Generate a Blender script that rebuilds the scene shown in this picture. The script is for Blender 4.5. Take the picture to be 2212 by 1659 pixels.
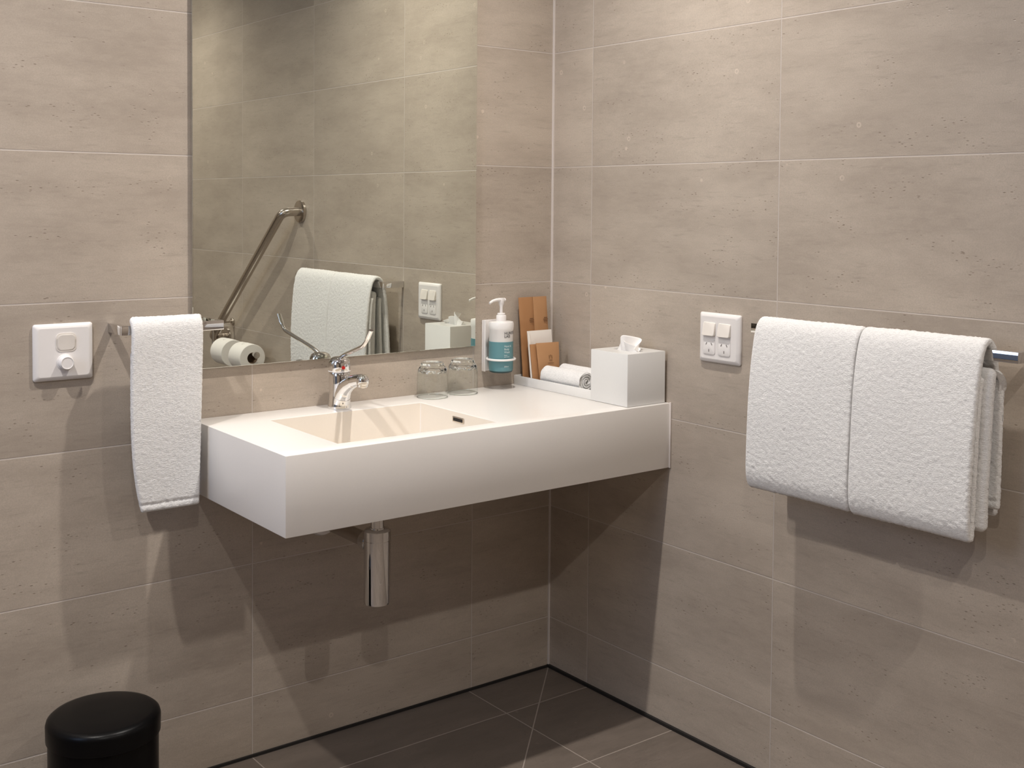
import bpy, bmesh, math, random
from mathutils import Vector, Matrix, noise
S = bpy.context.scene
for o in list(bpy.data.objects): bpy.data.objects.remove(o)
C = S.collection
R = math.radians
PI = math.pi

# ---------------------------------------------------------------- camera
FPX = 2499.6
cam_d = bpy.data.cameras.new('camera'); cam = bpy.data.objects.new('camera', cam_d); C.objects.link(cam)
cam_d.sensor_fit = 'HORIZONTAL'; cam_d.sensor_width = 36; cam_d.lens = FPX/2212*36
cam_d.shift_y = (530.84-829.5)/2212; cam_d.clip_start = .02
yaw, pit, rol = .6548, -.0357, .0077
fw = Vector((math.sin(yaw)*math.cos(pit), math.cos(yaw)*math.cos(pit), math.sin(pit)))
r0 = Vector((math.cos(yaw), -math.sin(yaw), 0)); u0 = r0.cross(fw)
rt = math.cos(rol)*r0+math.sin(rol)*u0; up = -math.sin(rol)*r0+math.cos(rol)*u0
M = Matrix((rt, up, -fw)).transposed().to_4x4(); M.translation = Vector((-1.9514, -2.3664, 1.2383))
cam.matrix_world = M
S.camera = cam

# ---------------------------------------------------------------- world, dim blue light for the added window, exposure
w = bpy.data.worlds.new('world'); S.world = w; w.use_nodes = True
w.node_tree.nodes['Background'].inputs[0].default_value = (.52, .66, 1, 1)
w.node_tree.nodes['Background'].inputs[1].default_value = .14
S.view_settings.view_transform = 'Standard'; S.view_settings.look = 'None'
S.view_settings.gamma = 1; S.view_settings.use_curve_mapping = False
S.view_settings.exposure = 0.24
LAMPS = [(-1.92, -2.40, 60), (-.57, -2.40, 50), (-1.81, -.64, 70), (-.57, -.64, 62)]   # ceiling downlights x, y, watts
LAMPCOL = (1, .94, .88)
CEIL = 2.4

# ---------------------------------------------------------------- node helpers
class NT:
    def __init__(s, name):
        s.m = bpy.data.materials.new(name); s.m.use_nodes = True; s.t = s.m.node_tree
        s.b = s.t.nodes['Principled BSDF']
    def n(s, t, **k):
        nd = s.t.nodes.new(t)
        for a, v in k.items(): setattr(nd, a, v)
        return nd
    def l(s, a, b): s.t.links.new(a, b)
    def put(s, inp, v):
        if isinstance(v, (int, float)): inp.default_value = v
        elif isinstance(v, tuple): inp.default_value = v
        else: s.l(v, inp)
    def math(s, op, a, b=None, c=None):
        nd = s.n('ShaderNodeMath', operation=op)
        for i, v in enumerate((a, b, c)):
            if v is not None: s.put(nd.inputs[i], v)
        return nd.outputs[0]
    def mix(s, f, a, b, bt='MIX'):
        nd = s.n('ShaderNodeMix', data_type='RGBA', blend_type=bt)
        s.put(nd.inputs[0], f); s.put(nd.inputs[6], a); s.put(nd.inputs[7], b)
        return nd.outputs[2]
    def ramp(s, f, a, b, lo=0., hi=1.):
        nd = s.n('ShaderNodeMapRange'); s.put(nd.inputs[0], f)
        nd.inputs[1].default_value = a; nd.inputs[2].default_value = b
        nd.inputs[3].default_value = lo; nd.inputs[4].default_value = hi
        return nd.outputs[0]
    def noise(s, vec, scale, detail=4, rough=.5):
        nd = s.n('ShaderNodeTexNoise'); s.put(nd.inputs['Vector'], vec)
        nd.inputs['Scale'].default_value = scale; nd.inputs['Detail'].default_value = detail
        nd.inputs['Roughness'].default_value = rough
        return nd.outputs[0]
    def bump(s, h, strength=.3, dist=.001, nrm=None):
        nd = s.n('ShaderNodeBump'); nd.inputs['Strength'].default_value = strength
        nd.inputs['Distance'].default_value = dist; s.put(nd.inputs['Height'], h)
        if nrm is not None: s.l(nrm, nd.inputs['Normal'])
        s.l(nd.outputs[0], s.b.inputs['Normal']); return nd.outputs[0]

def c4(c): return (c[0], c[1], c[2], 1)
def plain(name, col, rough=.5, metal=0, coat=0, bump=0, bscale=200, **k):
    t = NT(name); tc = t.n('ShaderNodeTexCoord')
    nz = t.noise(tc.outputs['Object'], bscale, 3)
    t.l(t.mix(t.ramp(nz, .3, .7, 0, .06), c4(col), c4(tuple(x*.8 for x in col))), t.b.inputs['Base Color'])
    t.b.inputs['Roughness'].default_value = rough; t.b.inputs['Metallic'].default_value = metal
    t.b.inputs['Coat Weight'].default_value = coat
    if bump: t.bump(nz, bump, .0006)
    for a, v in k.items(): t.b.inputs[a].default_value = v
    return t.m

def tile_mat(name, ui, vi, uo, vo, tw, th, base, dark, grout, gw, rough, diag=False):
    t = NT(name); tc = t.n('ShaderNodeTexCoord'); P = tc.outputs['Object']
    sx = t.n('ShaderNodeSeparateXYZ'); t.l(P, sx.inputs[0])
    u = t.math('DIVIDE', t.math('SUBTRACT', sx.outputs[ui], uo), tw)
    v = t.math('DIVIDE', t.math('SUBTRACT', sx.outputs[vi], vo), th)
    fu = t.math('FLOOR', u); fv = t.math('FLOOR', v)
    def edge(x, s):
        f = t.math('FRACT', x); return t.math('MULTIPLY', t.math('MINIMUM', f, t.math('SUBTRACT', 1., f)), s)
    d = t.math('MINIMUM', edge(u, tw), edge(v, th))
    if diag:
        dg = t.math('MULTIPLY', t.math('ABSOLUTE', t.math('SUBTRACT', sx.outputs[0], sx.outputs[1])), .707)
        d = t.math('MINIMUM', d, dg)
    g = t.ramp(d, gw*.42, gw*.62, 1, 0)
    cell = t.n('ShaderNodeCombineXYZ'); t.l(fu, cell.inputs[0]); t.l(fv, cell.inputs[1])
    wn = t.n('ShaderNodeTexWhiteNoise'); t.l(cell.outputs[0], wn.inputs['Vector'])
    off = t.n('ShaderNodeVectorMath', operation='MULTIPLY_ADD')
    t.l(wn.outputs['Color'], off.inputs[0]); off.inputs[1].default_value = (7, 7, 7); t.l(P, off.inputs[2])
    mp = t.n('ShaderNodeMapping'); t.l(off.outputs[0], mp.inputs[0])
    sc = [1, 1, 1]; sc[vi] = 3.2; mp.inputs['Scale'].default_value = tuple(sc)
    big = t.noise(mp.outputs[0], 3.2, 5, .6)
    mid = t.noise(mp.outputs[0], 26, 5, .65)
    fine = t.noise(off.outputs[0], 420, 3, .6)
    mp2 = t.n('ShaderNodeMapping'); t.l(off.outputs[0], mp2.inputs[0])
    sc2 = [1, 1, 1]; sc2[vi] = 9; mp2.inputs['Scale'].default_value = tuple(sc2)
    streak = t.noise(mp2.outputs[0], 14, 6, .75)
    col = t.mix(t.ramp(big, .36, .66, 0, 1), c4(dark), c4(base))
    col = t.mix(t.ramp(mid, .42, .75, 0, .22), col, c4(tuple(min(1, x*1.22) for x in base)))
    col = t.mix(t.ramp(streak, .55, .72, 0, .5), col, c4(tuple(x*.72 for x in dark)))
    col = t.mix(t.ramp(fine, .38, .66, .0, .38), col, c4(tuple(x*.66 for x in base)))
    # pits and pale fossils
    vr = t.n('ShaderNodeTexVoronoi'); t.l(mp.outputs[0], vr.inputs['Vector']); vr.inputs['Scale'].default_value = 55
    pit = t.math('MULTIPLY', t.ramp(vr.outputs['Distance'], .10, .20, 1, 0), t.ramp(t.noise(mp.outputs[0], 7, 3), .53, .61, 0, 1))
    col = t.mix(t.math('MULTIPLY', pit, .66), col, c4((base[0]*.32, base[1]*.27, base[2]*.22)))
    v2 = t.n('ShaderNodeTexVoronoi'); t.l(off.outputs[0], v2.inputs['Vector']); v2.inputs['Scale'].default_value = 22
    ring = t.math('MULTIPLY', t.ramp(t.math('ABSOLUTE', t.math('SUBTRACT', v2.outputs['Distance'], .10)), .015, .045, 1, 0), t.ramp(t.noise(off.outputs[0], 5, 2), .62, .66, 0, 1))
    col = t.mix(t.math('MULTIPLY', ring, .4), col, c4(tuple(min(1, x*1.5) for x in base)))
    hs = t.n('ShaderNodeHueSaturation'); t.l(col, hs.inputs['Color'])
    t.l(t.ramp(wn.outputs['Value'], 0, 1, .95, 1.05), hs.inputs['Value'])
    col = t.mix(g, hs.outputs[0], c4(grout))
    t.l(col, t.b.inputs['Base Color'])
    t.l(t.ramp(mid, .3, .7, rough-.05, rough+.06), t.b.inputs['Roughness'])
    h = t.math('ADD', t.math('MULTIPLY', g, -1.0), t.math('MULTIPLY', fine, .10))
    h = t.math('SUBTRACT', h, t.math('MULTIPLY', pit, .3))
    t.bump(h, .8, .0011)
    return t.m

BASE = (.515, .442, .368); DARK = (.405, .342, .282)
GRT = (.56, .50, .45)
m_wb = tile_mat('stone_tile_back', 0, 2, -.2552, .1361, .6, .3, BASE, DARK, GRT, .0026, .38)
m_wr = tile_mat('stone_tile_right', 1, 2, -.1561, .1361, .6, .3, BASE, DARK, GRT, .0026, .38)
m_fl = tile_mat('floor_tile', 0, 1, -.265, -.163, .592, .3045, (.19, .155, .128), (.135, .110, .090), (.34, .29, .25), .0032, .5, True)
m_ceil = plain('ceiling_paint', (.78, .76, .73), .8)
m_white = plain('solid_surface_white', (.83, .80, .765), .32, coat=.15)
m_bowl = plain('bowl_warm_bounce', (.78, .715, .63), .3)  # basin white with the warm bounce inside the bowl put into its colour
m_plas = plain('white_plastic', (.84, .81, .79), .24)
m_plas2 = plain('cream_plastic', (.82, .77, .71), .28)
m_tray = plain('tray_acrylic', (.80, .79, .77), .25)
m_box = plain('box_acrylic', (.72, .715, .70), .28)
m_chrome = plain('chrome', (.80, .79, .78), .045, 1)
m_satin = plain('brushed_steel', (.56, .51, .46), .24, 1)
m_mirror = plain('mirror_silver', (.85, .875, .80), .003, 1, bscale=1)
m_back = plain('mirror_backing', (.16, .125, .10), .6)
m_blackm = plain('black_coated_steel', (.002, .002, .0024), .32, 0, bump=.12, bscale=900, **{'Specular IOR Level': .16})
m_dark = plain('dark_gap', (.012, .010, .009), .7)
m_sil = plain('silicone_pale', (.70, .64, .60), .45)
m_kraft = plain('kraft_paper', (.40, .200, .085), .65, bump=.3, bscale=60)
m_kraft2 = plain('kraft_paper_light', (.44, .235, .108), .62, bump=.3, bscale=60)
m_card = plain('white_card', (.82, .77, .71), .6)
m_tissue = plain('tissue_paper', (.90, .88, .86), .8)
m_roll = plain('toilet_paper', (.86, .83, .79), .9, bump=.4, bscale=300)
m_core = plain('cardboard_core', (.25, .17, .11), .8)
m_red = plain('red_dot', (.55, .02, .015), .3)
m_ink = plain('black_ink', (.05, .045, .05), .5)
m_brown_ink = plain('brown_ink', (.13, .055, .02), .6)
m_wtext = plain('white_ink', (.72, .80, .80), .5)
m_grey = plain('grey_slot', (.20, .18, .17), .5)
m_teal = plain('teal_label', (.115, .265, .295), .36)
m_tealdk = plain('teal_base', (.012, .045, .05), .35)
m_bottle = plain('bottle_white', (.84, .82, .80), .3)

def glass_mat():
    t = NT('clear_glass')
    t.b.inputs['Base Color'].default_value = (.97, 1, .985, 1); t.b.inputs['Roughness'].default_value = 0
    t.b.inputs['Transmission Weight'].default_value = 1; t.b.inputs['IOR'].default_value = 1.48
    return t.m
m_glass = glass_mat()
def thin_glass():
    t = NT('thin_clear_glass'); t.t.nodes.remove(t.b)
    tr_ = t.n('ShaderNodeBsdfTransparent'); tr_.inputs[0].default_value = (.955, .975, .965, 1)
    gl = t.n('ShaderNodeBsdfGlossy'); gl.inputs['Roughness'].default_value = .01
    lw = t.n('ShaderNodeLayerWeight'); lw.inputs[0].default_value = .5
    fc = t.math('ADD', t.math('MULTIPLY', t.math('POWER', lw.outputs['Facing'], 5.), .75), .045)
    mx = t.n('ShaderNodeMixShader'); t.l(fc, mx.inputs[0]); t.l(tr_.outputs[0], mx.inputs[1]); t.l(gl.outputs[0], mx.inputs[2])
    t.l(mx.outputs[0], t.t.nodes['Material Output'].inputs[0])
    return t.m
m_thin = thin_glass()
def terry(name, col):
    t = NT(name); tc = t.n('ShaderNodeTexCoord'); P = tc.outputs['Object']
    mp = t.n('ShaderNodeMapping'); t.l(P, mp.inputs[0]); mp.inputs['Scale'].default_value = (1, 1, 2.1)
    a = t.noise(mp.outputs[0], 230, 4, .6); b = t.noise(mp.outputs[0], 620, 3, .6)
    h = t.math('ADD', t.math('MULTIPLY', a, .75), t.math('MULTIPLY', b, .45))
    t.l(t.mix(t.ramp(h, .42, .72, 0, 1), c4(tuple(x*.83 for x in col)), c4(col)), t.b.inputs['Base Color'])
    t.b.inputs['Roughness'].default_value = 1; t.b.inputs['Specular IOR Level'].default_value = .1
    t.b.inputs['Sheen Weight'].default_value = .25; t.b.inputs['Sheen Roughness'].default_value = .6
    t.bump(h, .75, .0030)
    return t.m
m_terry = terry('terry_white', (.91, .90, .885))

# ---------------------------------------------------------------- mesh helpers
def link(name, bm, mat, parent=None, smooth=True, autos=40):
    me = bpy.data.meshes.new(name)
    bmesh.ops.recalc_face_normals(bm, faces=bm.faces)
    bm.to_mesh(me); bm.free()
    for mm in (mat if isinstance(mat, (list, tuple)) else [mat]): me.materials.append(mm)
    if smooth:
        for p in me.polygons: p.use_smooth = True
        me.set_sharp_from_angle(angle=R(autos))
    o = bpy.data.objects.new(name, me); C.objects.link(o)
    if parent: o.parent = parent; o.matrix_parent_inverse = parent.matrix_world.inverted()
    return o
def tag(o, label, cat, group=None):
    o['label'] = label; o['category'] = cat
    if group: o['group'] = group
    return o
def thing(name, label, cat, loc, group=None):
    o = bpy.data.objects.new(name, None); C.objects.link(o); o.location = loc
    o.matrix_world = Matrix.Translation(loc); o.empty_display_size = .05
    return tag(o, label, cat, group)
def struct(o): o['kind'] = 'structure'; return o
def box(bm, x0, x1, y0, y1, z0, z1, bev=0, seg=2, rot=None, piv=None):
    r = bmesh.ops.create_cube(bm, size=1)
    vs = r['verts']
    cx = Vector(((x0+x1)/2, (y0+y1)/2, (z0+z1)/2))
    for v in vs: v.co = Vector((v.co.x*(x1-x0), v.co.y*(y1-y0), v.co.z*(z1-z0)))+cx
    if rot is not None:
        pv = piv if piv is not None else cx
        for v in vs: v.co = rot @ (v.co-pv)+pv
    if bev:
        es = list({e for v in vs for e in v.link_edges})
        bmesh.ops.bevel(bm, geom=es, offset=bev, segments=seg, profile=.5, affect='EDGES')
    return bm
def B(*a, **k): return box(bmesh.new(), *a, **k)
def frame(d):
    d = d.normalized(); a = Vector((0, 0, 1)) if abs(d.z) < .9 else Vector((1, 0, 0))
    s = d.cross(a).normalized(); return s, s.cross(d).normalized()
def loft(bm, rings, closed=True, cap=True):
    vr = [[bm.verts.new(p) for p in r] for r in rings]
    n = len(vr[0])
    for a, b in zip(vr, vr[1:]):
        for i in range(n if closed else n-1):
            bm.faces.new((a[i], a[(i+1) % n], b[(i+1) % n], b[i]))
    if cap:
        for r in (vr[0], vr[-1]): bm.faces.new(r)
    return bm
def lathe(bm, prof, c, axis=Vector((0, 0, 1)), n=48, cap=True):
    s, t = frame(axis); axis = axis.normalized(); c = Vector(c)
    rings = [[c+axis*h+(s*math.cos(2*PI*i/n)+t*math.sin(2*PI*i/n))*max(r, 1e-5) for i in range(n)] for r, h in prof]
    return loft(bm, rings, cap=cap)
def smoothpath(pts, rad=.02, seg=8):
    pts = [Vector(p) for p in pts]; out = [pts[0]]
    for a, b, c in zip(pts, pts[1:], pts[2:]):
        l = min(rad, (a-b).length*.49, (c-b).length*.49)
        p = b+(a-b).normalized()*l; q = b+(c-b).normalized()*l
        for i in range(seg+1):
            k = i/seg; out.append(p*(1-k)**2+b*2*k*(1-k)+q*k*k)
    out.append(pts[-1]); return out
def tube(bm, pts, r, n=16, rr=None):
    pts = [Vector(p) for p in pts]; rings = []; s = None
    for i, p in enumerate(pts):
        d = (pts[min(i+1, len(pts)-1)]-pts[max(i-1, 0)]).normalized()
        if s is None: s, _ = frame(d)
        s = (s-d*s.dot(d)).normalized(); t = s.cross(d)
        q = rr(i/(len(pts)-1)) if rr else r
        if not isinstance(q, tuple): q = (q, q)
        rings.append([p+s*math.cos(2*PI*j/n)*q[0]+t*math.sin(2*PI*j/n)*q[1] for j in range(n)])
    return loft(bm, rings)
def rrect(w, h, r, n=6):
    out = []
    for cx, cy, a0 in ((w/2-r, h/2-r, 0), (-w/2+r, h/2-r, 90), (-w/2+r, -h/2+r, 180), (w/2-r, -h/2+r, 270)):
        for i in range(n+1):
            a = R(a0+90*i/n); out.append((cx+r*math.cos(a), cy+r*math.sin(a)))
    return out
def plate(bm, org, U, V, N, steps, r):
    """stack of rounded rectangles: steps = [(w,h,depth)]"""
    rings = [[org+U*a+V*b+N*d for a, b in rrect(w_, h_, min(r, w_/2.01, h_/2.01))] for w_, h_, d in steps]
    return loft(bm, rings)

# ---------------------------------------------------------------- setting
XL, YF = -2.9, -3.1
struct(link('wall_back', B(XL-.1, 0, 0, .1, -.02, CEIL), m_wb, smooth=False))
struct(link('wall_right', B(0, .1, YF-.1, .1, -.02, CEIL), m_wr, smooth=False))
struct(link('floor', B(XL-.1, .1, YF-.1, .1, -.1, 0), m_fl, smooth=False))
# ceiling with four round cut-outs is kept simple: fittings sit just below it
struct(link('ceiling', B(XL-.1, .1, YF-.1, .1, CEIL, CEIL+.1), m_ceil, smooth=False))
struct(link('wall_front', B(XL-.1, 0, YF-.1, YF, -.02, CEIL), m_wb, smooth=False))
dr = struct(link('added_door_1', B(-2.55, -1.55, YF-.002, YF+.012, .004, 2.08, bev=.003), plain('added_door_dark', (.055, .040, .032), .45)))  # unseen dark door, added so the chrome has something dark to reflect
link('added_door_handle', lathe(bmesh.new(), [(.009, .012), (.022, .012), (.022, .018), (.009, .019), (.009, .05), (0, .052)], (-1.63, YF, 1.0), Vector((0, 1, 0)), 24), m_satin, dr)
# left wall with an unseen opening added for cool light
WY0, WY1, WZ0, WZ1 = -1.25, -.25, .10, 2.0  # opening placed for cool fill; its low part gives the rail a blue reflection
bm = bmesh.new()
box(bm, XL-.1, XL, YF, WY0, -.02, CEIL); box(bm, XL-.1, XL, WY1, 0, -.02, CEIL)
box(bm, XL-.1, XL, WY0, WY1, -.02, WZ0); box(bm, XL-.1, XL, WY0, WY1, WZ1, CEIL)
struct(link('wall_left', bm, m_wr, smooth=False))
wf = bmesh.new()
for a in ((WY0, WY0+.05, WZ0, WZ1), (WY1-.05, WY1, WZ0, WZ1), (WY0, WY1, WZ0, WZ0+.05), (WY0, WY1, WZ1-.05, WZ1)):
    box(wf, XL-.07, XL-.03, *a)
win = struct(link('added_window_1', wf, m_dark, smooth=False))  # unseen frame and pane, added to go with the cool fill
t = NT('frosted_pane'); t.b.inputs['Transmission Weight'].default_value = 1; t.b.inputs['Roughness'].default_value = .5
link('pane', B(XL-.054, XL-.048, WY0+.05, WY1-.05, WZ0+.05, WZ1-.05), t.m, win, smooth=False)
al = bpy.data.lights.new('cool_fill', 'AREA'); al.shape = 'RECTANGLE'; al.size = WY1-WY0; al.size_y = .6
al.color = (.55, .70, 1); al.energy = 8
ao = bpy.data.objects.new('cool_fill_light', al); C.objects.link(ao)  # added area lamp just inside the wall, cool fill from the left
ao.location = (XL+.005, (WY0+WY1)/2, 1.68); ao.rotation_euler = (0, R(-90), 0); struct(ao)

# trims: pale silicone in the corner, black joint at the floor
struct(link('trim_1', B(-.0045, -.0002, -.0045, -.0002, .006, CEIL-.001), m_sil, smooth=False))
struct(link('trim_2', B(XL, -.001, -.0055, -.0003, .0004, .0062), m_dark, smooth=False))
struct(link('trim_3', B(-.0075, -.0003, YF, -.001, .0004, .0075), m_dark, smooth=False))

# ceiling downlights
names = ['downlight nearest the left wall, over the open floor', 'downlight over the grab rail', 'downlight over the left end of the basin', 'downlight in the corner over the basin']
for (x, y, p), nm in zip(LAMPS, names):
    d = thing('ceiling_downlight', 'round white recessed '+nm, 'ceiling light', (x, y, CEIL), 'ceiling downlights')
    link('trim_ring', lathe(bmesh.new(), [(.036, -.0002), (.045, -.0002), (.045, -.003), (.040, -.006), (.034, -.006), (.033, -.0002)], (x, y, CEIL), cap=False), m_plas, d)
    em = NT('lamp_glow'); em.b.inputs['Emission Color'].default_value = c4(LAMPCOL); em.b.inputs['Emission Strength'].default_value = 30
    link('lamp', lathe(bmesh.new(), [(0, -.0003), (.032, -.0003), (.032, -.002), (0, -.002)], (x, y, CEIL)), em.m, d)
    sp = bpy.data.lights.new('lamp_light', 'SPOT'); sp.energy = p; sp.color = LAMPCOL; sp.shadow_soft_size = .022
    sp.spot_size = R(150); sp.spot_blend = 1.0
    so = bpy.data.objects.new('lamp_light', sp); C.objects.link(so); so.location = (0, 0, -.012); so.parent = d

# ---------------------------------------------------------------- basin
BX0, BX1, BY0, BZ0, BZ1 = -.9955, -.0008, -.4442, .6205, .7735
OX0, OX1, OY0, OY1 = -.862, -.477, -.400, -.100
bas = thing('wall_basin', 'long white rectangular wall-hung basin slab set in the tiled corner under the mirror', 'basin', (-.5, 0, BZ0))
bm = bmesh.new()
g = {}
xs = [BX0, OX0, OX1, BX1]; ys = [BY0, OY0, OY1, -.0008]
for i, x in enumerate(xs):
    for j, y in enumerate(ys): g[i, j] = bm.verts.new((x, y, BZ1))
bot = {}
for i in (0, 3):
    for j in (0, 3): bot[i, j] = bm.verts.new((xs[i], ys[j], BZ0))
for i in range(3):
    for j in range(3):
        if (i, j) != (1, 1): bm.faces.new((g[i, j], g[i+1, j], g[i+1, j+1], g[i, j+1]))
bm.faces.new([g[0, 0], g[1, 0], g[2, 0], g[3, 0], bot[3, 0], bot[0, 0]])
bm.faces.new([g[0, 3], g[1, 3], g[2, 3], g[3, 3], bot[3, 3], bot[0, 3]])
bm.faces.new([g[0, 0], g[0, 1], g[0, 2], g[0, 3], bot[0, 3], bot[0, 0]])
bm.faces.new([g[3, 0], g[3, 1], g[3, 2], g[3, 3], bot[3, 3], bot[3, 0]])
bm.faces.new([bot[0, 0], bot[3, 0], bot[3, 3], bot[0, 3]])
D = .011
inr = {}
for (i, j), (x, y) in {(1, 1): (OX0+D, OY0+D), (2, 1): (OX1-D*.3, OY0+D), (2, 2): (OX1-D*.3, OY1-D*.3), (1, 2): (OX0+D, OY1-D*.3)}.items():
    inr[i, j] = bm.verts.new((x, y, BZ1-.105))
lo = [(1, 1), (2, 1), (2, 2), (1, 2)]
for k in range(4):
    a, b = lo[k], lo[(k+1) % 4]
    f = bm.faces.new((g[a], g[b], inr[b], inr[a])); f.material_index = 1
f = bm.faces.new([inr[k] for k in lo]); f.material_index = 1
bmesh.ops.recalc_face_normals(bm, faces=bm.faces)
es = [e for e in bm.edges if len(e.link_faces) == 2 and e.link_faces[0].normal.angle(e.link_faces[1].normal) > .5]
bmesh.ops.bevel(bm, geom=es, offset=.0016, segments=2, profile=.5, affect='EDGES')
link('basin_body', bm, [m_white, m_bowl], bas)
# overflow slot: chrome rim and dark opening on the right wall of the bowl
ox = OX1-.0012
link('overflow_slot', plate(bmesh.new(), Vector((ox, -.2560, .7560)), Vector((0, 1, 0)), Vector((0, 0, 1)), Vector((-1, 0, 0)),
     [(.044, .0120, 0), (.044, .0120, .0013), (.042, .010, .0019)], .002), m_satin, bas)
link('overflow_opening', plate(bmesh.new(), Vector((ox, -.2565, .7560)), Vector((0, 1, 0)), Vector((0, 0, 1)), Vector((-1, 0, 0)),
     [(.036, .0075, .0016), (.036, .0075, .0024)], .001), m_dark, bas)
link('drain', lathe(bmesh.new(), [(0, .0005), (.03, .0005), (.032, .003), (.028, .005), (0, .006)], (-.668, -.25, BZ1-.105)), m_chrome, bas)
link('sealant_bead', B(-.0040, -.0004, BY0-.0035, BY0+.002, BZ0-.001, BZ1+.0015, bev=.001), m_sil, bas)

# bottle trap
tr = thing('bottle_trap', 'chrome bottle trap under the white basin with waste pipe to the wall', 'drain trap', (-.668, -.25, .367))
tx, ty = -.681, -.245
link('trap_bottle', lathe(bmesh.new(), [(0, .3790), (.023, .3790), (.0275, .3815), (.0286, .3855), (.0286, .5175), (.0278, .5180), (.0278, .519), (.0290, .5195), (.0290, .5385), (.026, .5415), (.017, .5425), (.015, .543), (0, .543)], (tx, ty, 0)), m_chrome, tr)
link('tail_pipe', lathe(bmesh.new(), [(.0165, .541), (.0165, .545), (.0145, .5455), (.0145, BZ0-.0005), (.003, BZ0-.0005)], (tx, ty, 0)), m_chrome, tr)
link('collar', lathe(bmesh.new(), [(.017, .022), (.0225, .024), (.0225, .045), (.019, .052), (.016, .052)], (tx, ty, .5060), Vector((0, 1, 0))), m_chrome, tr)
link('waste_pipe', tube(bmesh.new(), [(tx, ty+.012, .5060), (tx, -.012, .5060)], .0160, 24), m_satin, tr)
link('wall_flange', lathe(bmesh.new(), [(.0165, -.014), (.032, -.010), (.036, -.002), (.036, -.0006), (.017, -.0006)], (tx, 0, .5060), Vector((0, 1, 0))), m_plas, tr)

# ---------------------------------------------------------------- mirror
mi = thing('wall_mirror', 'tall frameless rectangular mirror on the back wall above the basin', 'mirror', (-.626, 0, .881))
link('backing_board', B(-.993, -.2590, -.0060, -.0004, .8845, 2.0), m_back, mi, smooth=False)
link('mirror_glass', B(-.996, -.2558, -.0100, -.0060, .8815, 2.003, bev=.0006), m_mirror, mi, smooth=False)

# ---------------------------------------------------------------- mixer tap
TX, TY, TZ = -.668, -.0555, BZ1
tp = thing('mixer_tap', 'chrome mixer tap with a long elbow lever standing behind the bowl', 'tap', (TX, TY, TZ))
# body: stacked ellipses flowing forward into the spout
rings = []
prof = [(0, .0265, .0265, 0), (.003, .0268, .0268, 0), (.012, .0245, .0250, 0), (.035, .0232, .0245, -.0005), (.055, .0235, .0250, -.001), (.073, .0240, .0250, -.001), (.080, .0240, .0245, 0), (.083, .0225, .0225, 0)]
for h, rx, ry, oy in prof:
    rings.append([Vector((TX+rx*math.cos(2*PI*i/40), TY+oy+ry*math.sin(2*PI*i/40), TZ+.0003+h)) for i in range(40)])
link('tap_body', loft(bmesh.new(), rings), m_chrome, tp)
# spout: sweeps out and slightly up, deep at the root and slim at the tip
sp_pts = [(TX, TY-.001, TZ+.0015), (TX, TY-.005, TZ+.020), (TX, TY-.014, TZ+.037), (TX, TY-.030, TZ+.0525), (TX, TY-.052, TZ+.0645), (TX, TY-.076, TZ+.0725), (TX, TY-.100, TZ+.0770)]
def sprr(k): return (.0235-.0110*k, .0245-.0150*k**.9)
pp = smoothpath(sp_pts, .012, 4)
link('spout', tube(bmesh.new(), pp, 0, 28, sprr), m_chrome, tp)
ae = link('aerator', lathe(bmesh.new(), [(0, .0150), (.006, .0145), (.0105, .0115), (.0133, .006), (.0140, 0), (.0132, -.0055), (.0122, -.006), (.0122, -.0105), (.0105, -.0125), (0, -.0125)], (TX, TY-.104, TZ+.0735), Vector((0, -.18, 1)), 32), m_chrome, tp)
# cap leaning forward with red dot
cap = link('handle_cap', lathe(bmesh.new(), [(.0238, .0835), (.0250, .0850), (.0252, .098), (.0245, .106), (.021, .1125), (.014, .1165), (.005, .118), (0, .1182)], (TX, TY, TZ), n=40), m_chrome, tp)
link('seam_ring', lathe(bmesh.new(), [(.0250, .0838), (.0256, .0842), (.0256, .0856), (.0250, .0860)], (TX, TY, TZ), cap=False), m_plas, tp)
rd = link('red_marker', lathe(bmesh.new(), [(0, .0015), (.0035, .0015), (.0042, .0), (.0042, -.004), (0, -.004)], (TX-.004, TY-.0256, TZ+.0945), Vector((-.2, -1, .12)), 20), m_red, tp)
lev = smoothpath([(TX, TY-.002, TZ+.112), (TX-.004, TY-.030, TZ+.1245), (-.6885, -.197, .9300), (-.6885, -.2125, .9440), (-.688, -.229, .9670)], .02, 7)
def levr(k): return (.0038+.0022*(1-k)+(.0018 if k > .82 else 0)*min(1, (k-.82)/.08 if k > .82 else 0), .0036+.0008*(1-k))
link('elbow_lever', tube(bmesh.new(), lev, 0, 16, levr), m_chrome, tp)

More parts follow.
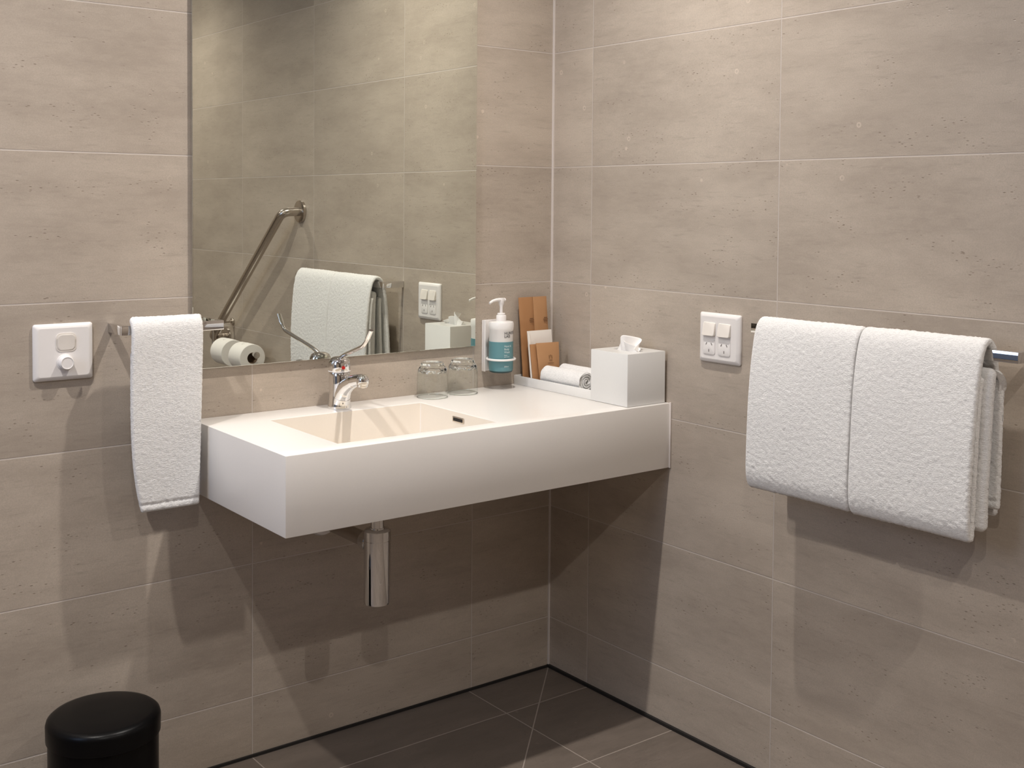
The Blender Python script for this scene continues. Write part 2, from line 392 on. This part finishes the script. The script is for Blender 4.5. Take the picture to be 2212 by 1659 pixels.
# ---------------------------------------------------------------- tumblers
def tumbler(label, x, y):
    t_ = thing('glass_tumbler', label, 'glass', (x, y, BZ1), 'upturned tumblers beside the tap')
    z0 = BZ1+.0003
    wall = [(.0352, .0005), (.0360, .0), (.0368, .0015), (.0373, .012), (.0371, .045), (.0366, .055), (.0350, .0640)]
    rim_ = [Vector((x+.0362*math.cos(a), y+.0362*math.sin(a), z0+.0012)) for a in [2*PI*i/64 for i in range(65)]]
    link('rim', tube(bmesh.new(), rim_, .0011, 8), m_glass, t_)
    link('glass_wall', lathe(bmesh.new(), wall, (x, y, z0), n=64, cap=False), m_thin, t_, autos=80)
    bm = bmesh.new(); n = 64; rings = []
    for r, h in [(0, .0660), (.012, .0655), (.024, .0630), (.0325, .0600), (.0350, .0630), (.0345, .0665), (.0325, .0710), (.0292, .0750), (.0280, .0790), (.0278, .0825), (.0262, .0845), (.0225, .0850), (.0190, .0825), (0, .0815)]:
        rings.append([Vector((x+max(r, 2e-5)*(1+(.022*math.cos(14*2*PI*i/n) if .064 < h < .080 and r > .025 else 0))*math.cos(2*PI*i/n), y+max(r, 2e-5)*(1+(.022*math.cos(14*2*PI*i/n) if .064 < h < .080 and r > .025 else 0))*math.sin(2*PI*i/n), z0+h)) for i in range(n)])
    loft(bm, rings)
    link('glass_base', bm, m_glass, t_, autos=60)
    return t_
tumbler('clear upturned glass tumbler on the basin, the one nearer the tap', -.4155, -.0560)
tumbler('clear upturned glass tumbler on the basin, the one nearer the pump bottle', -.3225, -.0500)

# ---------------------------------------------------------------- wall soap holder and pump bottle
PX, PY = -.2045, -.0490
hd = thing('bottle_holder', 'white wall bracket with a ring that holds the pump bottle', 'soap holder', (PX, 0, .815))
bm = B(-.2300, -.1780, -.0050, -.0006, .8150, .9450, bev=.0015)
link('back_plate', bm, m_plas, hd)
bm = bmesh.new(); box(bm, -.2300, -.2275, -.0160, -.0050, .8150, .9450, bev=.001)
link('side_flange', bm, m_plas, hd)
ring = [Vector((PX+.0355*math.cos(a), PY+.0355*math.sin(a), .8500)) for a in [2*PI*i/48 for i in range(49)]]
link('holding_ring', tube(bmesh.new(), ring, .0028, 10), m_plas, hd)
bt = thing('pump_bottle', 'white and teal pump dispenser bottle in the ring on the back wall', 'bottle', (PX, PY, .8170))
rb = .0308
link('bottle_body', lathe(bmesh.new(), [(0, .8190), (.026, .8190), (.0285, .8205), (rb-.0008, .825), (rb-.0006, .9230), (rb+.0002, .9240), (rb+.0010, .9300), (rb+.0010, .9400), (rb-.0005, .9435), (.024, .9448), (.013, .9452), (0, .9452)], (PX, PY, 0), n=56), m_bottle, bt)
lb = link('teal_label', lathe(bmesh.new(), [(.0293, .8206), (rb-.0003, .8250), (rb, .828), (rb, .8945), (rb-.0007, .8949)], (PX, PY, 0), n=56, cap=False), m_teal, bt)
link('dark_base', lathe(bmesh.new(), [(0, .8165), (.0250, .8165), (.0285, .8180), (.0296, .8212), (.0280, .8216), (0, .8216)], (PX, PY, 0), n=56), m_tealdk, bt)
link('screw_collar', lathe(bmesh.new(), [(.0105, .9445), (.0128, .9450), (.0128, .9585), (.0118, .9600), (.0100, .9604), (.0100, .9640), (.0085, .9655), (.004, .9655), (0, .9655)], (PX, PY, 0), n=32), m_plas, bt)
link('pump_stem', lathe(bmesh.new(), [(.0040, .9650), (.0040, .9800), (.0066, .9890), (0, .9890)], (PX, PY, 0), n=24), m_plas, bt)
bm = bmesh.new()
tube(bm, [(PX+.009, PY, .9985), (PX, PY, .9985), (PX-.016, PY-.001, .9990), (PX-.030, PY-.003, .9965), (PX-.040, PY-.005, .9920)], 0, 16, lambda k: (.0078*(1-.62*k), .0048*(1-.35*k)))
lathe(bm, [(.0060, .9880), (.0075, .9900), (.0085, .9990), (.0078, 1.0030), (0, 1.0035)], (PX, PY, 0), n=24)
link('pump_head', bm, m_plas, bt)
# lettering wrapped round the bottle, facing the room's front right
def text_wrap(name, s, size, ang, z, mat, parent, c, rad, bold=0.):
    cu = bpy.data.curves.new(name, 'FONT'); cu.body = s; cu.size = size; cu.align_x = 'LEFT'; cu.align_y = 'CENTER'; cu.offset = bold
    to = bpy.data.objects.new(name, cu); C.objects.link(to)
    dg = bpy.context.evaluated_depsgraph_get(); me = bpy.data.meshes.new_from_object(to.evaluated_get(dg))
    bpy.data.objects.remove(to); bpy.data.curves.remove(cu)
    for v in me.vertices:
        a = ang+v.co.x/rad
        v.co = Vector((c[0]+(rad)*math.cos(a), c[1]+rad*math.sin(a), z+v.co.y))
    me.materials.clear(); me.materials.append(mat)
    o = bpy.data.objects.new(name, me); C.objects.link(o); o.parent = parent; o.matrix_parent_inverse = parent.matrix_world.inverted()
    return o
A0 = R(-112)
text_wrap('black_lettering', 'HUNTER', .0098, A0, .9165, m_ink, bt, (PX, PY), rb+.0004, .00005)
text_wrap('black_lettering', 'LAB', .0098, A0, .9085, m_ink, bt, (PX, PY), rb+.0004, .00005)
for i, (s, zz, sz) in enumerate((('Hand &', .8845, .0068), ('Body', .8770, .0068), ('Wash', .8695, .0068), ('lotus', .8620, .0042), ('and mint', .8580, .0042), ('500ml', .8335, .0050))):
    text_wrap('white_lettering', s, sz, A0, zz, m_wtext, bt, (PX, PY), rb+.0006, 0)

# ---------------------------------------------------------------- tray and its contents
tr0 = thing('amenity_tray', 'narrow white rimmed tray against the right wall behind the tissue box', 'tray', (-.068, -.14, BZ1))
TX0, TX1, TY0, TY1 = -.1275, -.0060, -.3040, -.0035
bm = bmesh.new(); box(bm, TX0+.0032, TX1-.0032, TY0+.0032, TY1-.0032, BZ1+.0002, BZ1+.0040)
link('tray_base', bm, m_tray, tr0, smooth=False)
for a in ((TX0, TX0+.003, TY0, TY1), (TX1-.003, TX1, TY0, TY1), (TX0+.003, TX1-.003, TY0, TY0+.003), (TX0+.003, TX1-.003, TY1-.003, TY1)):
    link('rim', B(*a, BZ1+.0002, BZ1+.0235, bev=.0007), m_tray, tr0)
TB = BZ1+.0042
def lean(bm, c, w_, h_, th, tilt, yaw_=0, taper=0, bulge=0):
    """thin upright pack; c = bottom centre; tilt leans its top towards +y"""
    n, m = 8, 12
    rot = Matrix.Rotation(yaw_, 3, 'Z') @ Matrix.Rotation(-tilt, 3, 'X')
    rows = []
    for j in range(m+1):
        v = j/m; row = []
        ww = w_*(1+taper*v)
        for side in (-1, 1):
            for i in range(n+1):
                u = (i/n-.5)*(-side)
                e = (1-(2*u)**6)*(1-(2*v-1)**8)
                th_ = th*(.25+.75*e)+bulge*math.cos(PI*u)*math.sin(PI*min(1, v*1.0))
                wr = .0007*noise.noise(Vector((u*5+c[0]*90, v*7, side*3)))
                row.append(Vector(c)+rot @ Vector((u*ww, side*th_/2+wr, v*h_)))
        rows.append(row)
    return loft(bm, rows)
for lab, x, mm in (('left one of two tall brown kraft paper packets standing in the tray corner', -.1010, m_kraft), ('right one of two tall brown kraft paper packets standing in the tray corner', -.0545, m_kraft2)):
    k = thing('kraft_packet', lab, 'packet', (x, -.045, TB), 'tall kraft packets in the tray')
    link('paper_sleeve', lean(bmesh.new(), (x, -.0380, TB+.0003), .0455, .2215, .008, R(6), 0, 0), mm, k)
    rot = Matrix.Rotation(-R(6), 3, 'X')
    for dz, ww in ((.166, .011), (.162, .015), (.157, .012)):
        bm = bmesh.new(); cc = Vector((x+.0120, -.0380, TB))+rot @ Vector((0, -.0064, dz))
        box(bm, cc.x-ww/2, cc.x+ww/2, cc.y-.0002, cc.y+.0002, cc.z-.0009, cc.z+.0009, rot=rot)
        link('printed_line', bm, m_brown_ink, k, smooth=False)
# white card holder
cd = thing('white_card_holder', 'upright white card leaning on the kraft packets behind the small sachet', 'card', (-.085, -.075, TB))
link('card_sheet', lean(bmesh.new(), (-.0832, -.0700, TB+.0003), .0800, .1380, .0030, R(8)), m_card, cd)
link('side_strip', lean(bmesh.new(), (-.1205, -.0728, TB+.0003), .0065, .1330, .0040, R(8)), m_card, cd)
# dark sachet and light sachet
s1 = tag(link('brown_sachet', lean(bmesh.new(), (-.0960, -.0800, TB+.0003), .0560, .1050, .0060, R(9)), m_kraft), 'darker brown sachet mostly hidden behind the printed kraft sachet', 'sachet')
s2 = thing('kraft_sachet', 'small kraft paper sachet with a dark emblem in front of the white card', 'sachet', (-.075, -.09, TB))
link('paper_pouch', lean(bmesh.new(), (-.0780, -.0910, TB+.0003), .0600, .1080, .0060, R(8), R(-6), .16), m_kraft2, s2)
rot = Matrix.Rotation(R(-6), 3, 'Z') @ Matrix.Rotation(-R(8), 3, 'X')
def on_pouch(u, v, w_, h_):
    cc = Vector((-.0780, -.0910, TB))+rot @ Vector((u, -.0050, v))
    bm = bmesh.new(); box(bm, cc.x-w_/2, cc.x+w_/2, cc.y-.0003, cc.y+.0003, cc.z-h_/2, cc.z+h_/2, rot=rot); return bm
link('printed_line', on_pouch(.004, .0560, .018, .0010), m_brown_ink, s2, smooth=False)
for du, dv in ((-.004, .071), (0, .0745), (.004, .071)):
    link('printed_emblem', on_pouch(.004+du, dv, .0011, .0090 if du else .0050), m_brown_ink, s2, smooth=False)
link('printed_emblem', on_pouch(.004, .0630, .009, .0012), m_brown_ink, s2, smooth=False)
# rolled face cloths
def cloth_roll(x, y0, y1, z, r, label):
    bm = bmesh.new()
    # spiral sheet with thickness, extruded along y
    n = 160; turns = 3.6; th = .0047
    def sp(k):
        a = -PI*.42-turns*2*PI*(1-k); rr = .0055+(r-.0055)*k
        return a, rr
    outl = []
    for i in range(n+1):
        a, rr = sp(i/n); outl.append((rr*math.cos(a), rr*math.sin(a)))
    inn = []
    for i in range(n, -1, -1):
        a, rr = sp(i/n); q = rr-th*.92; inn.append((q*math.cos(a), q*math.sin(a)))
    o2 = outl+inn
    rings = []; m = 26
    for j in range(m+1):
        k = j/m; y = y0+(y1-y0)*k
        ring = []
        for (a, b) in o2:
            q = 1+.035*noise.noise(Vector((x*50+a*45, y*40, b*45)))
            ring.append(Vector((x+a*q, y+.004*noise.noise(Vector((a*90, 3, b*90))), z+b*q)))
        rings.append(ring)
    vr = [[bm.verts.new(p) for p in r] for r in rings]; q_ = len(o2)
    for a, b in zip(vr, vr[1:]):
        for i in range(q_): bm.faces.new((a[i], a[(i+1) % q_], b[(i+1) % q_], b[i]))
    for r_ in (vr[0], vr[-1]):
        for i in range(n): bm.faces.new((r_[i], r_[i+1], r_[q_-2-i], r_[q_-1-i]))
    return tag(link('rolled_face_cloth', bm, m_terry, autos=70), label, 'cloth', 'rolled face cloths in the tray')
cloth_roll(-.0950, -.2520, -.1020, TB+.0290, .0268, 'rolled white face cloth lying in the tray, the one nearer the bowl')
cloth_roll(-.0400, -.2520, -.1020, TB+.0300, .0268, 'rolled white face cloth lying in the tray, the one against the right wall')

# ---------------------------------------------------------------- tissue box
tb = thing('tissue_box', 'white cube tissue box on the front right corner of the basin', 'tissue box', (-.0675, -.362, BZ1))
bx0, bx1, by0, by1, bz = -.1300, -.0085, -.4330, -.3060, BZ1+.1225
bm = bmesh.new()
rings = []
def rr(w_, h_, z, cx=(bx0+bx1)/2, cy=(by0+by1)/2, r=.0012): return [Vector((cx+a, cy+b, z)) for a, b in rrect(w_, h_, r)]
W_, H_ = bx1-bx0, by1-by0
def oval(w_, h_, z): # same vertex count, elongated hole
    return [Vector(((bx0+bx1)/2+w_/2*math.cos(2*PI*(i+.0)/28+.001), (by0+by1)/2+h_/2*math.sin(2*PI*i/28+.001), z)) for i in range(28)]
rings = [rr(W_-.002, H_-.002, BZ1+.0003), rr(W_, H_, BZ1+.001), rr(W_, H_, bz-.0012), rr(W_-.0015, H_-.0015, bz)]
hole = rr(.034, .085, bz, r=.0165); hole2 = rr(.034, .085, bz-.004, r=.0165)
rings += [hole, hole2]
loft(bm, rings)
link('box_cover', bm, m_box, tb)
# tissue tuft
bm = bmesh.new(); n, m = 26, 14; gv = {}
for i in range(n+1):
    for j in range(m+1):
        u = i/n-.5; v = j/m
        cx, cy = (bx0+bx1)/2, (by0+by1)/2
        pk = (math.exp(-((u+.20)/.24)**2)*.027+.020*math.exp(-((u-.15)/.28)**2))
        x = cx+.006+(.012*math.sin(u*9)+.010*(v-.1)*math.cos(u*5))*(.4+v)-.004+u*.016
        y = cy-.003-u*(.078-.010*v)
        z = bz-.004+(.006+pk)*v*1.02-.004*math.sin(v*PI)*math.cos(u*11)
        gv[i, j] = bm.verts.new((x, y, z))
for i in range(n):
    for j in range(m): bm.faces.new((gv[i, j], gv[i+1, j], gv[i+1, j+1], gv[i, j+1]))
tt = link('tissue', bm, m_tissue, tb, autos=180)
md = tt.modifiers.new('s', 'SOLIDIFY'); md.thickness = .0006
bm = bmesh.new(); gv = {}
for i in range(n+1):
    for j in range(m+1):
        u = i/n-.5; v = j/m; cx, cy = (bx0+bx1)/2, (by0+by1)/2
        pk = .021*math.exp(-((u+.05)/.40)**2)
        gv[i, j] = bm.verts.new((cx-.004-.010*v*math.cos(u*6)-.004*math.sin(u*13), cy-.002-u*.072, bz-.004+(.006+pk)*v))
for i in range(n):
    for j in range(m): bm.faces.new((gv[i, j], gv[i+1, j], gv[i+1, j+1], gv[i, j+1]))
t2 = link('tissue', bm, m_tissue, tb, autos=180)
md = t2.modifiers.new('s', 'SOLIDIFY'); md.thickness = .0006

# ---------------------------------------------------------------- towel rails
def rail(label, P0, U, N, L, dep, zc, h=.0195, th=.010, d0=0., d1=0.):
    """bar along U at distance dep from the wall; legs back to the wall along -N"""
    t_ = thing('towel_rail', label, 'towel rail', P0)
    def bx(u0, u1, n0, n1, nm):
        a = P0+U*u0+N*n0; b = P0+U*u1+N*n1
        return link(nm, B(min(a.x, b.x), max(a.x, b.x), min(a.y, b.y), max(a.y, b.y), zc-h/2, zc+h/2, bev=.0008), m_chrome, t_)
    bx(0, L, dep-th, dep, 'bar'); bx(0, th, d0+.0005, dep-th+.0004, 'bracket_arm'); bx(L-th, L, d1+.0005, dep-th+.0004, 'bracket_arm')
    return t_
rail('short square chrome towel rail on the back wall holding the hand towel', Vector((-1.1715, 0, .981)), Vector((1, 0, 0)), Vector((0, -1, 0)), .2155, .080, .9812, d1=.0100)
rail('long square chrome towel rail on the right wall holding the bath towel', Vector((0, -.7535, .984)), Vector((0, -1, 0)), Vector((-1, 0, 0)), .5870, .080, .9840)

# ---------------------------------------------------------------- towels
def resample(pts, step):
    pts = [Vector((p[0], p[1])) for p in pts]
    # Catmull-Rom through the points, then even spacing
    dense = []
    for i in range(len(pts)-1):
        p0 = pts[max(i-1, 0)]; p1 = pts[i]; p2 = pts[i+1]; p3 = pts[min(i+2, len(pts)-1)]
        for k in range(16):
            t_ = k/16; dense.append(.5*((2*p1)+(p2-p0)*t_+(2*p0-5*p1+4*p2-p3)*t_*t_+(3*p1-p0-3*p2+p3)*t_**3))
    dense.append(pts[-1])
    out = [dense[0]]; acc = 0
    for a, b in zip(dense, dense[1:]):
        l = (b-a).length
        while acc+l >= step:
            a = a+(b-a)*((step-acc)/l); out.append(a.copy()); l = (b-a).length; acc = 0
        acc += l
    return out
def sheet(bm, path, th, u0, u1, to3, step=.0030, edge=None, seed=0, amp=.0019, hem=0, ecurve=None, fr=1.15):
    """thick cloth: path in (depth,z), swept along u from u0 to u1, rounded edges"""
    pc = resample(path, step)
    m = len(pc); nrm = []
    for i in range(m):
        d = (pc[min(i+1, m-1)]-pc[max(i-1, 0)]).normalized(); nrm.append(Vector((-d.y, d.x)))
    r = th/2
    prof = []
    for i in range(m): prof.append((pc[i], nrm[i], i, 1))
    k = 4
    def outline(off, shrink):
        o = []
        for i in range(m): o.append((pc[i]+nrm[i]*off, i, 1))
        d = (pc[-1]-pc[-2]).normalized()
        for j in range(1, k): a = PI/2-PI*j/k; o.append((pc[-1]+nrm[-1]*off*math.sin(a)+d*off*math.cos(a), m-1, 0))
        for i in range(m-1, -1, -1): o.append((pc[i]-nrm[i]*off, i, -1))
        d = (pc[0]-pc[1]).normalized()
        for j in range(1, k): a = -PI/2+PI*j/k; o.append((pc[0]+nrm[0]*off*math.sin(a)+d*off*math.cos(a), 0, 0))
        return o
    us = []
    nu = max(6, int((u1-u0)/step))
    e = 5
    for j in range(e): a = PI/2*j/e; us.append((u0+r*(1-math.sin(a)), math.cos(a)))
    us = [(u0+r*(1-math.cos(PI/2*(1-j/e)))*0+r-r*math.cos(PI/2*j/e), math.sin(PI/2*j/e)*.999+.001) for j in range(e)]
    us += [(u0+r+(u1-u0-2*r)*j/nu, 1.) for j in range(nu+1)]
    us += [(u1-r+r*math.sin(PI/2*j/e), math.cos(PI/2*j/e)*.999+.001) for j in range(1, e+1)]
    rings = []
    for (u, f) in us:
        ring = []
        for (p, i, sd) in outline(r*f, 0):
            s = i*step
            q = to3(u, p.x, p.y)
            if ecurve: q = ecurve(q, u, p.y)
            nz = noise.noise(Vector((u*105*fr+seed, s*190*fr, sd*5+seed)))*.55+noise.noise(Vector((u*260*fr, s*420*fr+seed, sd*3)))*.55
            lo_ = noise.noise(Vector((u*9+seed, s*7, sd)))
            nd = nrm[i]*(sd if sd else 0)
            w3 = to3(u, nd.x, nd.y)-to3(u, 0, 0)
            side = to3(u+.001, 0, 0)-to3(u, 0, 0)
            q = q+w3*(amp*nz+.0022*lo_)*min(1, f*1.5)+side*(0 if f > .98 else 1)*1.1*nz
            if hem and sd:
                for hs in ((m-1)*step-s, ) if hem > 0 else (s, ):
                    if abs(hs-.010) < .0022: q = q-w3*.0016
            ring.append(q)
        rings.append(ring)
    loft(bm, rings, cap=False)
    return bm
# bath towel on the right wall: depth = distance from wall (x = -d)
def toR(u, d, z): return Vector((-d, -u, z))
def sagR(q, u, z):
    k = max(0, min(1, (.98-z)/.32))
    q.y += .008*k*max(0, (u-1.0)/.28)
    return q
BZt = 1.0015
outer = [(.0335, .700), (.036, .78), (.042, .88), (.050, .95), (.060, .990), (.075, 1.0045), (.090, .999), (.101, .975), (.110, .92), (.117, .84), (.121, .76), (.1215, .70), (.117, .674), (.1085, .6645), (.1050, .680), (.1045, .72), (.1045, .80), (.102, .88), (.096, .94)]
mid = [(.052, .725), (.053, .80), (.056, .88), (.061, .945), (.069, .985), (.077, .9925), (.086, .985), (.091, .95), (.098, .88), (.104, .80), (.1075, .73), (.1065, .690)]
inner = [(.0205, .715), (.021, .80), (.026, .90), (.036, .955)]
bt_ = thing('bath_towel', 'large white terry bath towel folded over the long rail on the right wall', 'towel', (-.08, -1.02, .66))
bm = bmesh.new()
sheet(bm, outer, .0115, .7830, 1.0345, toR, seed=1, ecurve=sagR)
link('folded_half', bm, m_terry, bt_, autos=180)
bm = bmesh.new()
outer2 = [(a+.0010, b+.0012 if b > .9 else b-.0005) for a, b in outer]
sheet(bm, outer2, .0125, 1.0365, 1.2900, toR, seed=9, ecurve=sagR, hem=-1)
link('folded_half', bm, m_terry, bt_, autos=180)
bm = bmesh.new()
pin = [(.0790, .950), (.0830, .90), (.0850, .82), (.0860, .74), (.0855, .684)]
sheet(bm, pin, .0230, .800, 1.3010, toR, seed=4, ecurve=sagR)
link('inner_fold', bm, m_terry, bt_, autos=180)
bm = bmesh.new()
sheet(bm, [(.0580, .935), (.0560, .85), (.0540, .77), (.0530, .716)], .0110, .800, 1.3050, toR, seed=6, ecurve=sagR, hem=1)
link('back_fold', bm, m_terry, bt_, autos=180)
bm = bmesh.new()
tube(bm, smoothpath([(-.050, -1.270, .958), (-.054, -1.292, .950), (-.058, -1.303, .935), (-.056, -1.298, .918), (-.052, -1.278, .915)], .012, 6), 0, 12, lambda k: (.0085, .0040))
link('curled_corner', bm, m_terry, bt_, autos=180)

# hand towel on the back wall (y = -d)
def toB(u, d, z): return Vector((u, -d, z))
def sagB(q, u, z):
    k = max(0, min(1, (.98-z)/.36))
    c = -1.084
    if u < c: q.x += .0170*k**5*min(1, (c-u)/.06)+(-.003*math.sin(k*PI))
    else: q.x -= .009*k*min(1, (u-c)/.06)
    q.x += .026*max(0, min(1, (.085+q.y)/.05))
    return q
ht = thing('hand_towel', 'narrow white terry hand towel hanging on the short rail left of the mirror', 'towel', (-1.085, -.085, .61))
ho = [(.028, .650), (.030, .75), (.038, .86), (.050, .945), (.060, .986), (.075, 1.0005), (.090, .995), (.097, .970), (.098, .90), (.0975, .80), (.097, .70), (.0965, .6200)]
bm = bmesh.new(); sheet(bm, ho, .0105, -1.1570, -1.0090, toB, seed=21, amp=.0015, fr=1.5, ecurve=sagB, hem=1)
link('terry_cloth', bm, m_terry, ht, autos=180)
bm = bmesh.new(); sheet(bm, [(.046, .690), (.048, .75), (.053, .86), (.058, .93)], .0100, -1.1590, -1.0150, toB, seed=31, ecurve=sagB, hem=-1)
link('back_layer', bm, m_terry, ht, autos=180)

# ---------------------------------------------------------------- switches and sockets
def wallplate(name, label, cat, c, U, N, w_, h_):
    t_ = thing(name, label, cat, c)
    V = Vector((0, 0, 1))
    link('cover_plate', plate(bmesh.new(), c, U, V, N, [(w_, h_, .0006), (w_, h_, .0045), (w_-.003, h_-.003, .0065), (w_-.017, h_-.017, .0105), (w_-.0175, h_-.0175, .0105)], .005), m_plas, t_)
    return t_, V
# left: fan/dimmer plate on the back wall
c0 = Vector((-1.2620, 0, .9385)); U = Vector((1, 0, 0)); N = Vector((0, -1, 0))
sw, V = wallplate('dimmer_plate', 'square white switch plate with rocker and round dimmer knob on the back wall', 'light switch', c0, U, N, .1150, .1130)
q = c0+V*.0195+U*.004
link('rocker_surround', plate(bmesh.new(), q, U, V, N, [(.0385, .0365, .0100), (.0385, .0365, .0118), (.0365, .0345, .0118)], .009), m_plas2, sw)
bm = bmesh.new()
rg = []
for w_, h_, d in [(.0340, .0320, .0117), (.0340, .0320, .0120)]:
    rg.append([q+U*a+V*b+N*(d+.0016+.0014*(b/.016)) for a, b in rrect(w_, h_, .008)])
rg.append([q+U*a+V*b+N*(.0142+.0012*(b/.0145)) for a, b in rrect(.031, .029, .007)])
loft(bm, rg); link('rocker', bm, m_plas2, sw, smooth=False)
q2 = c0-V*.0205+U*.002
link('knob_base', lathe(bmesh.new(), [(.0165, .0100), (.0165, .0115), (.0150, .0125), (0, .0125)], q2, N, 36), m_plas, sw)
link('dimmer_knob', lathe(bmesh.new(), [(.0140, .0120), (.0135, .0250), (.0122, .0268), (.0110, .0268), (.0105, .0262), (.0, .0262)], q2, N, 36), m_plas, sw)
# right: double socket on the right wall
c1 = Vector((0, -.6000, .9415)); U = Vector((0, -1, 0)); N = Vector((-1, 0, 0))
sk, V = wallplate('double_socket', 'white double power socket with two rocker switches on the right wall', 'power socket', c1, U, N, .1210, .1120)
for s in (-.0225, .0225):
    a = s-.004
    qq = c1+U*a+V*.0195
    bm = bmesh.new(); rg = []
    for w_, h_, d in [(.0360, .0300, .0100), (.0360, .0300, .0115), (.0340, .0285, .0125)]:
        rg.append([qq+U*x+V*y+N*(d+(.0030+.0030*(-y/.015) if d > .0105 else 0)) for x, y in rrect(w_, h_, .0035)])
    loft(bm, rg); link('rocker_switch', bm, m_plas2, sk)
    q3 = c1+U*a-V*.0215
    so = link('outlet_face', plate(bmesh.new(), q3, U, V, N, [(.0350, .0330, .0102), (.0350, .0330, .0118), (.0335, .0315, .0122)], .005), m_plas, sk)
    for du, dv, an in ((-.0078, .0075, -30), (.0078, .0075, 30), (0, -.0075, 0)):
        rt_ = Matrix.Rotation(R(an), 3, N)
        link('pin_slot', plate(bmesh.new(), q3+U*du+V*dv, rt_ @ U, rt_ @ V, N, [(.0022, .0062, .0118), (.0022, .0062, .0125)], .0006), m_grey, so, smooth=False)

# ---------------------------------------------------------------- pedal bin
bx, by, br, bh = -1.2475, -.1960, .1030, .2760
bn = thing('waste_bin', 'round black lidded metal waste bin on the floor against the back wall', 'bin', (bx, by, 0))
link('bin_body', lathe(bmesh.new(), [(0, .0085), (br-.010, .0085), (br-.004, .012), (br-.0035, .225), (br-.0055, .2335), (0, .2335)], (bx, by, 0), n=72), m_blackm, bn)
link('base_ring', lathe(bmesh.new(), [(0, .0004), (br-.006, .0004), (br-.002, .003), (br-.002, .010), (0, .010)], (bx, by, 0), n=72), m_blackm, bn)
link('bin_lid', lathe(bmesh.new(), [(0, .234), (br-.002, .234), (br, .2355), (br+.0005, .2630), (br-.0015, .2700), (br-.007, .2745), (br-.015, .2762), (.05, .2785), (0, .2795)], (bx, by, 0), n=72), m_blackm, bn)
link('foot_pedal', B(bx-.020, bx+.020, by-br-.028, by-br+.010, .008, .0125, bev=.002), m_blackm, bn)

# ---------------------------------------------------------------- grab rail and toilet roll holder (seen in the mirror)
gr = thing('grab_rail', 'angled brushed steel grab rail on the right wall, seen in the mirror', 'grab rail', (0, -1.78, .69))
p = smoothpath([(-.006, -1.4535, 1.2066), (-.0700, -1.4635, 1.2040), (-.0700, -2.0950, .6900), (-.006, -2.1055, .6888)], .058, 12)
link('rail_tube', tube(bmesh.new(), p, .0160, 24), m_satin, gr)
for yy, zz in ((-1.4535, 1.2066), (-2.1055, .6888)):
    link('wall_flange', lathe(bmesh.new(), [(.016, .011), (.036, .011), (.0405, .009), (.0410, .0006), (.016, .0006)], (0, yy, zz), Vector((-1, 0, 0)), 40), m_satin, gr)
hz = .668; mz = .757
th_ = thing('toilet_roll_holder', 'slim steel double toilet roll holder on the right wall, seen in the mirror', 'toilet roll holder', (0, -2.05, .78))
link('wall_mount', lathe(bmesh.new(), [(.005, .008), (.0125, .008), (.014, .006), (.014, .0006), (.005, .0006)], (0, -2.045, mz), Vector((-1, 0, 0)), 28), m_satin, th_)
link('spindle', tube(bmesh.new(), smoothpath([(-.008, -2.045, mz), (-.085, -2.045, mz), (-.085, -2.045, hz), (-.085, -1.655, hz)], .014, 6), .0055, 12), m_satin, th_)
link('end_stop', lathe(bmesh.new(), [(0, -.002), (.012, -.002), (.0125, 0), (.0125, .012), (0, .013)], (-.085, -1.655, hz), Vector((0, 1, 0)), 24), m_chrome, th_)
for y0, y1, lb_ in ((-1.785, -1.680, 'white toilet roll seen in the mirror, the one showing its open end'), (-1.955, -1.850, 'white toilet roll seen in the mirror, the one farther left')):
    tr_ = thing('toilet_roll', lb_, 'toilet roll', (-.085, (y0+y1)/2, hz-.0145), 'toilet rolls on the holder')
    zc = hz-.0145; L = y1-y0
    link('paper', lathe(bmesh.new(), [(.0212, 0), (.050, 0), (.0515, .0015), (.0515, L-.0015), (.050, L), (.0212, L), (.0212, 0)], (-.085, y0, zc), Vector((0, 1, 0)), 56, cap=False), m_roll, tr_)
    link('core', lathe(bmesh.new(), [(.0200, .001), (.0211, .001), (.0211, L-.001), (.0200, L-.001), (.0200, .001)], (-.085, y0, zc), Vector((0, 1, 0)), 40, cap=False), m_core, tr_)
    # loose sheet end folded to a point on top
    bm = bmesh.new()
    yy = (y0+y1)/2
    def cyl(a, dy, r_=.0522): return Vector((-.085-r_*math.sin(a), yy+dy, zc+r_*math.cos(a)))
    pts = []
    for i in range(9):
        a = R(-50+i*9); hw = .046*(1-i/8)*.9+.004
        pts.append((bm.verts.new(cyl(a, -hw)), bm.verts.new(cyl(a, hw))))
    for a, b in zip(pts, pts[1:]): bm.faces.new((a[0], a[1], b[1], b[0]))
    o = link('sheet_end', bm, m_roll, tr_, autos=180); md = o.modifiers.new('s', 'SOLIDIFY'); md.thickness = .0009
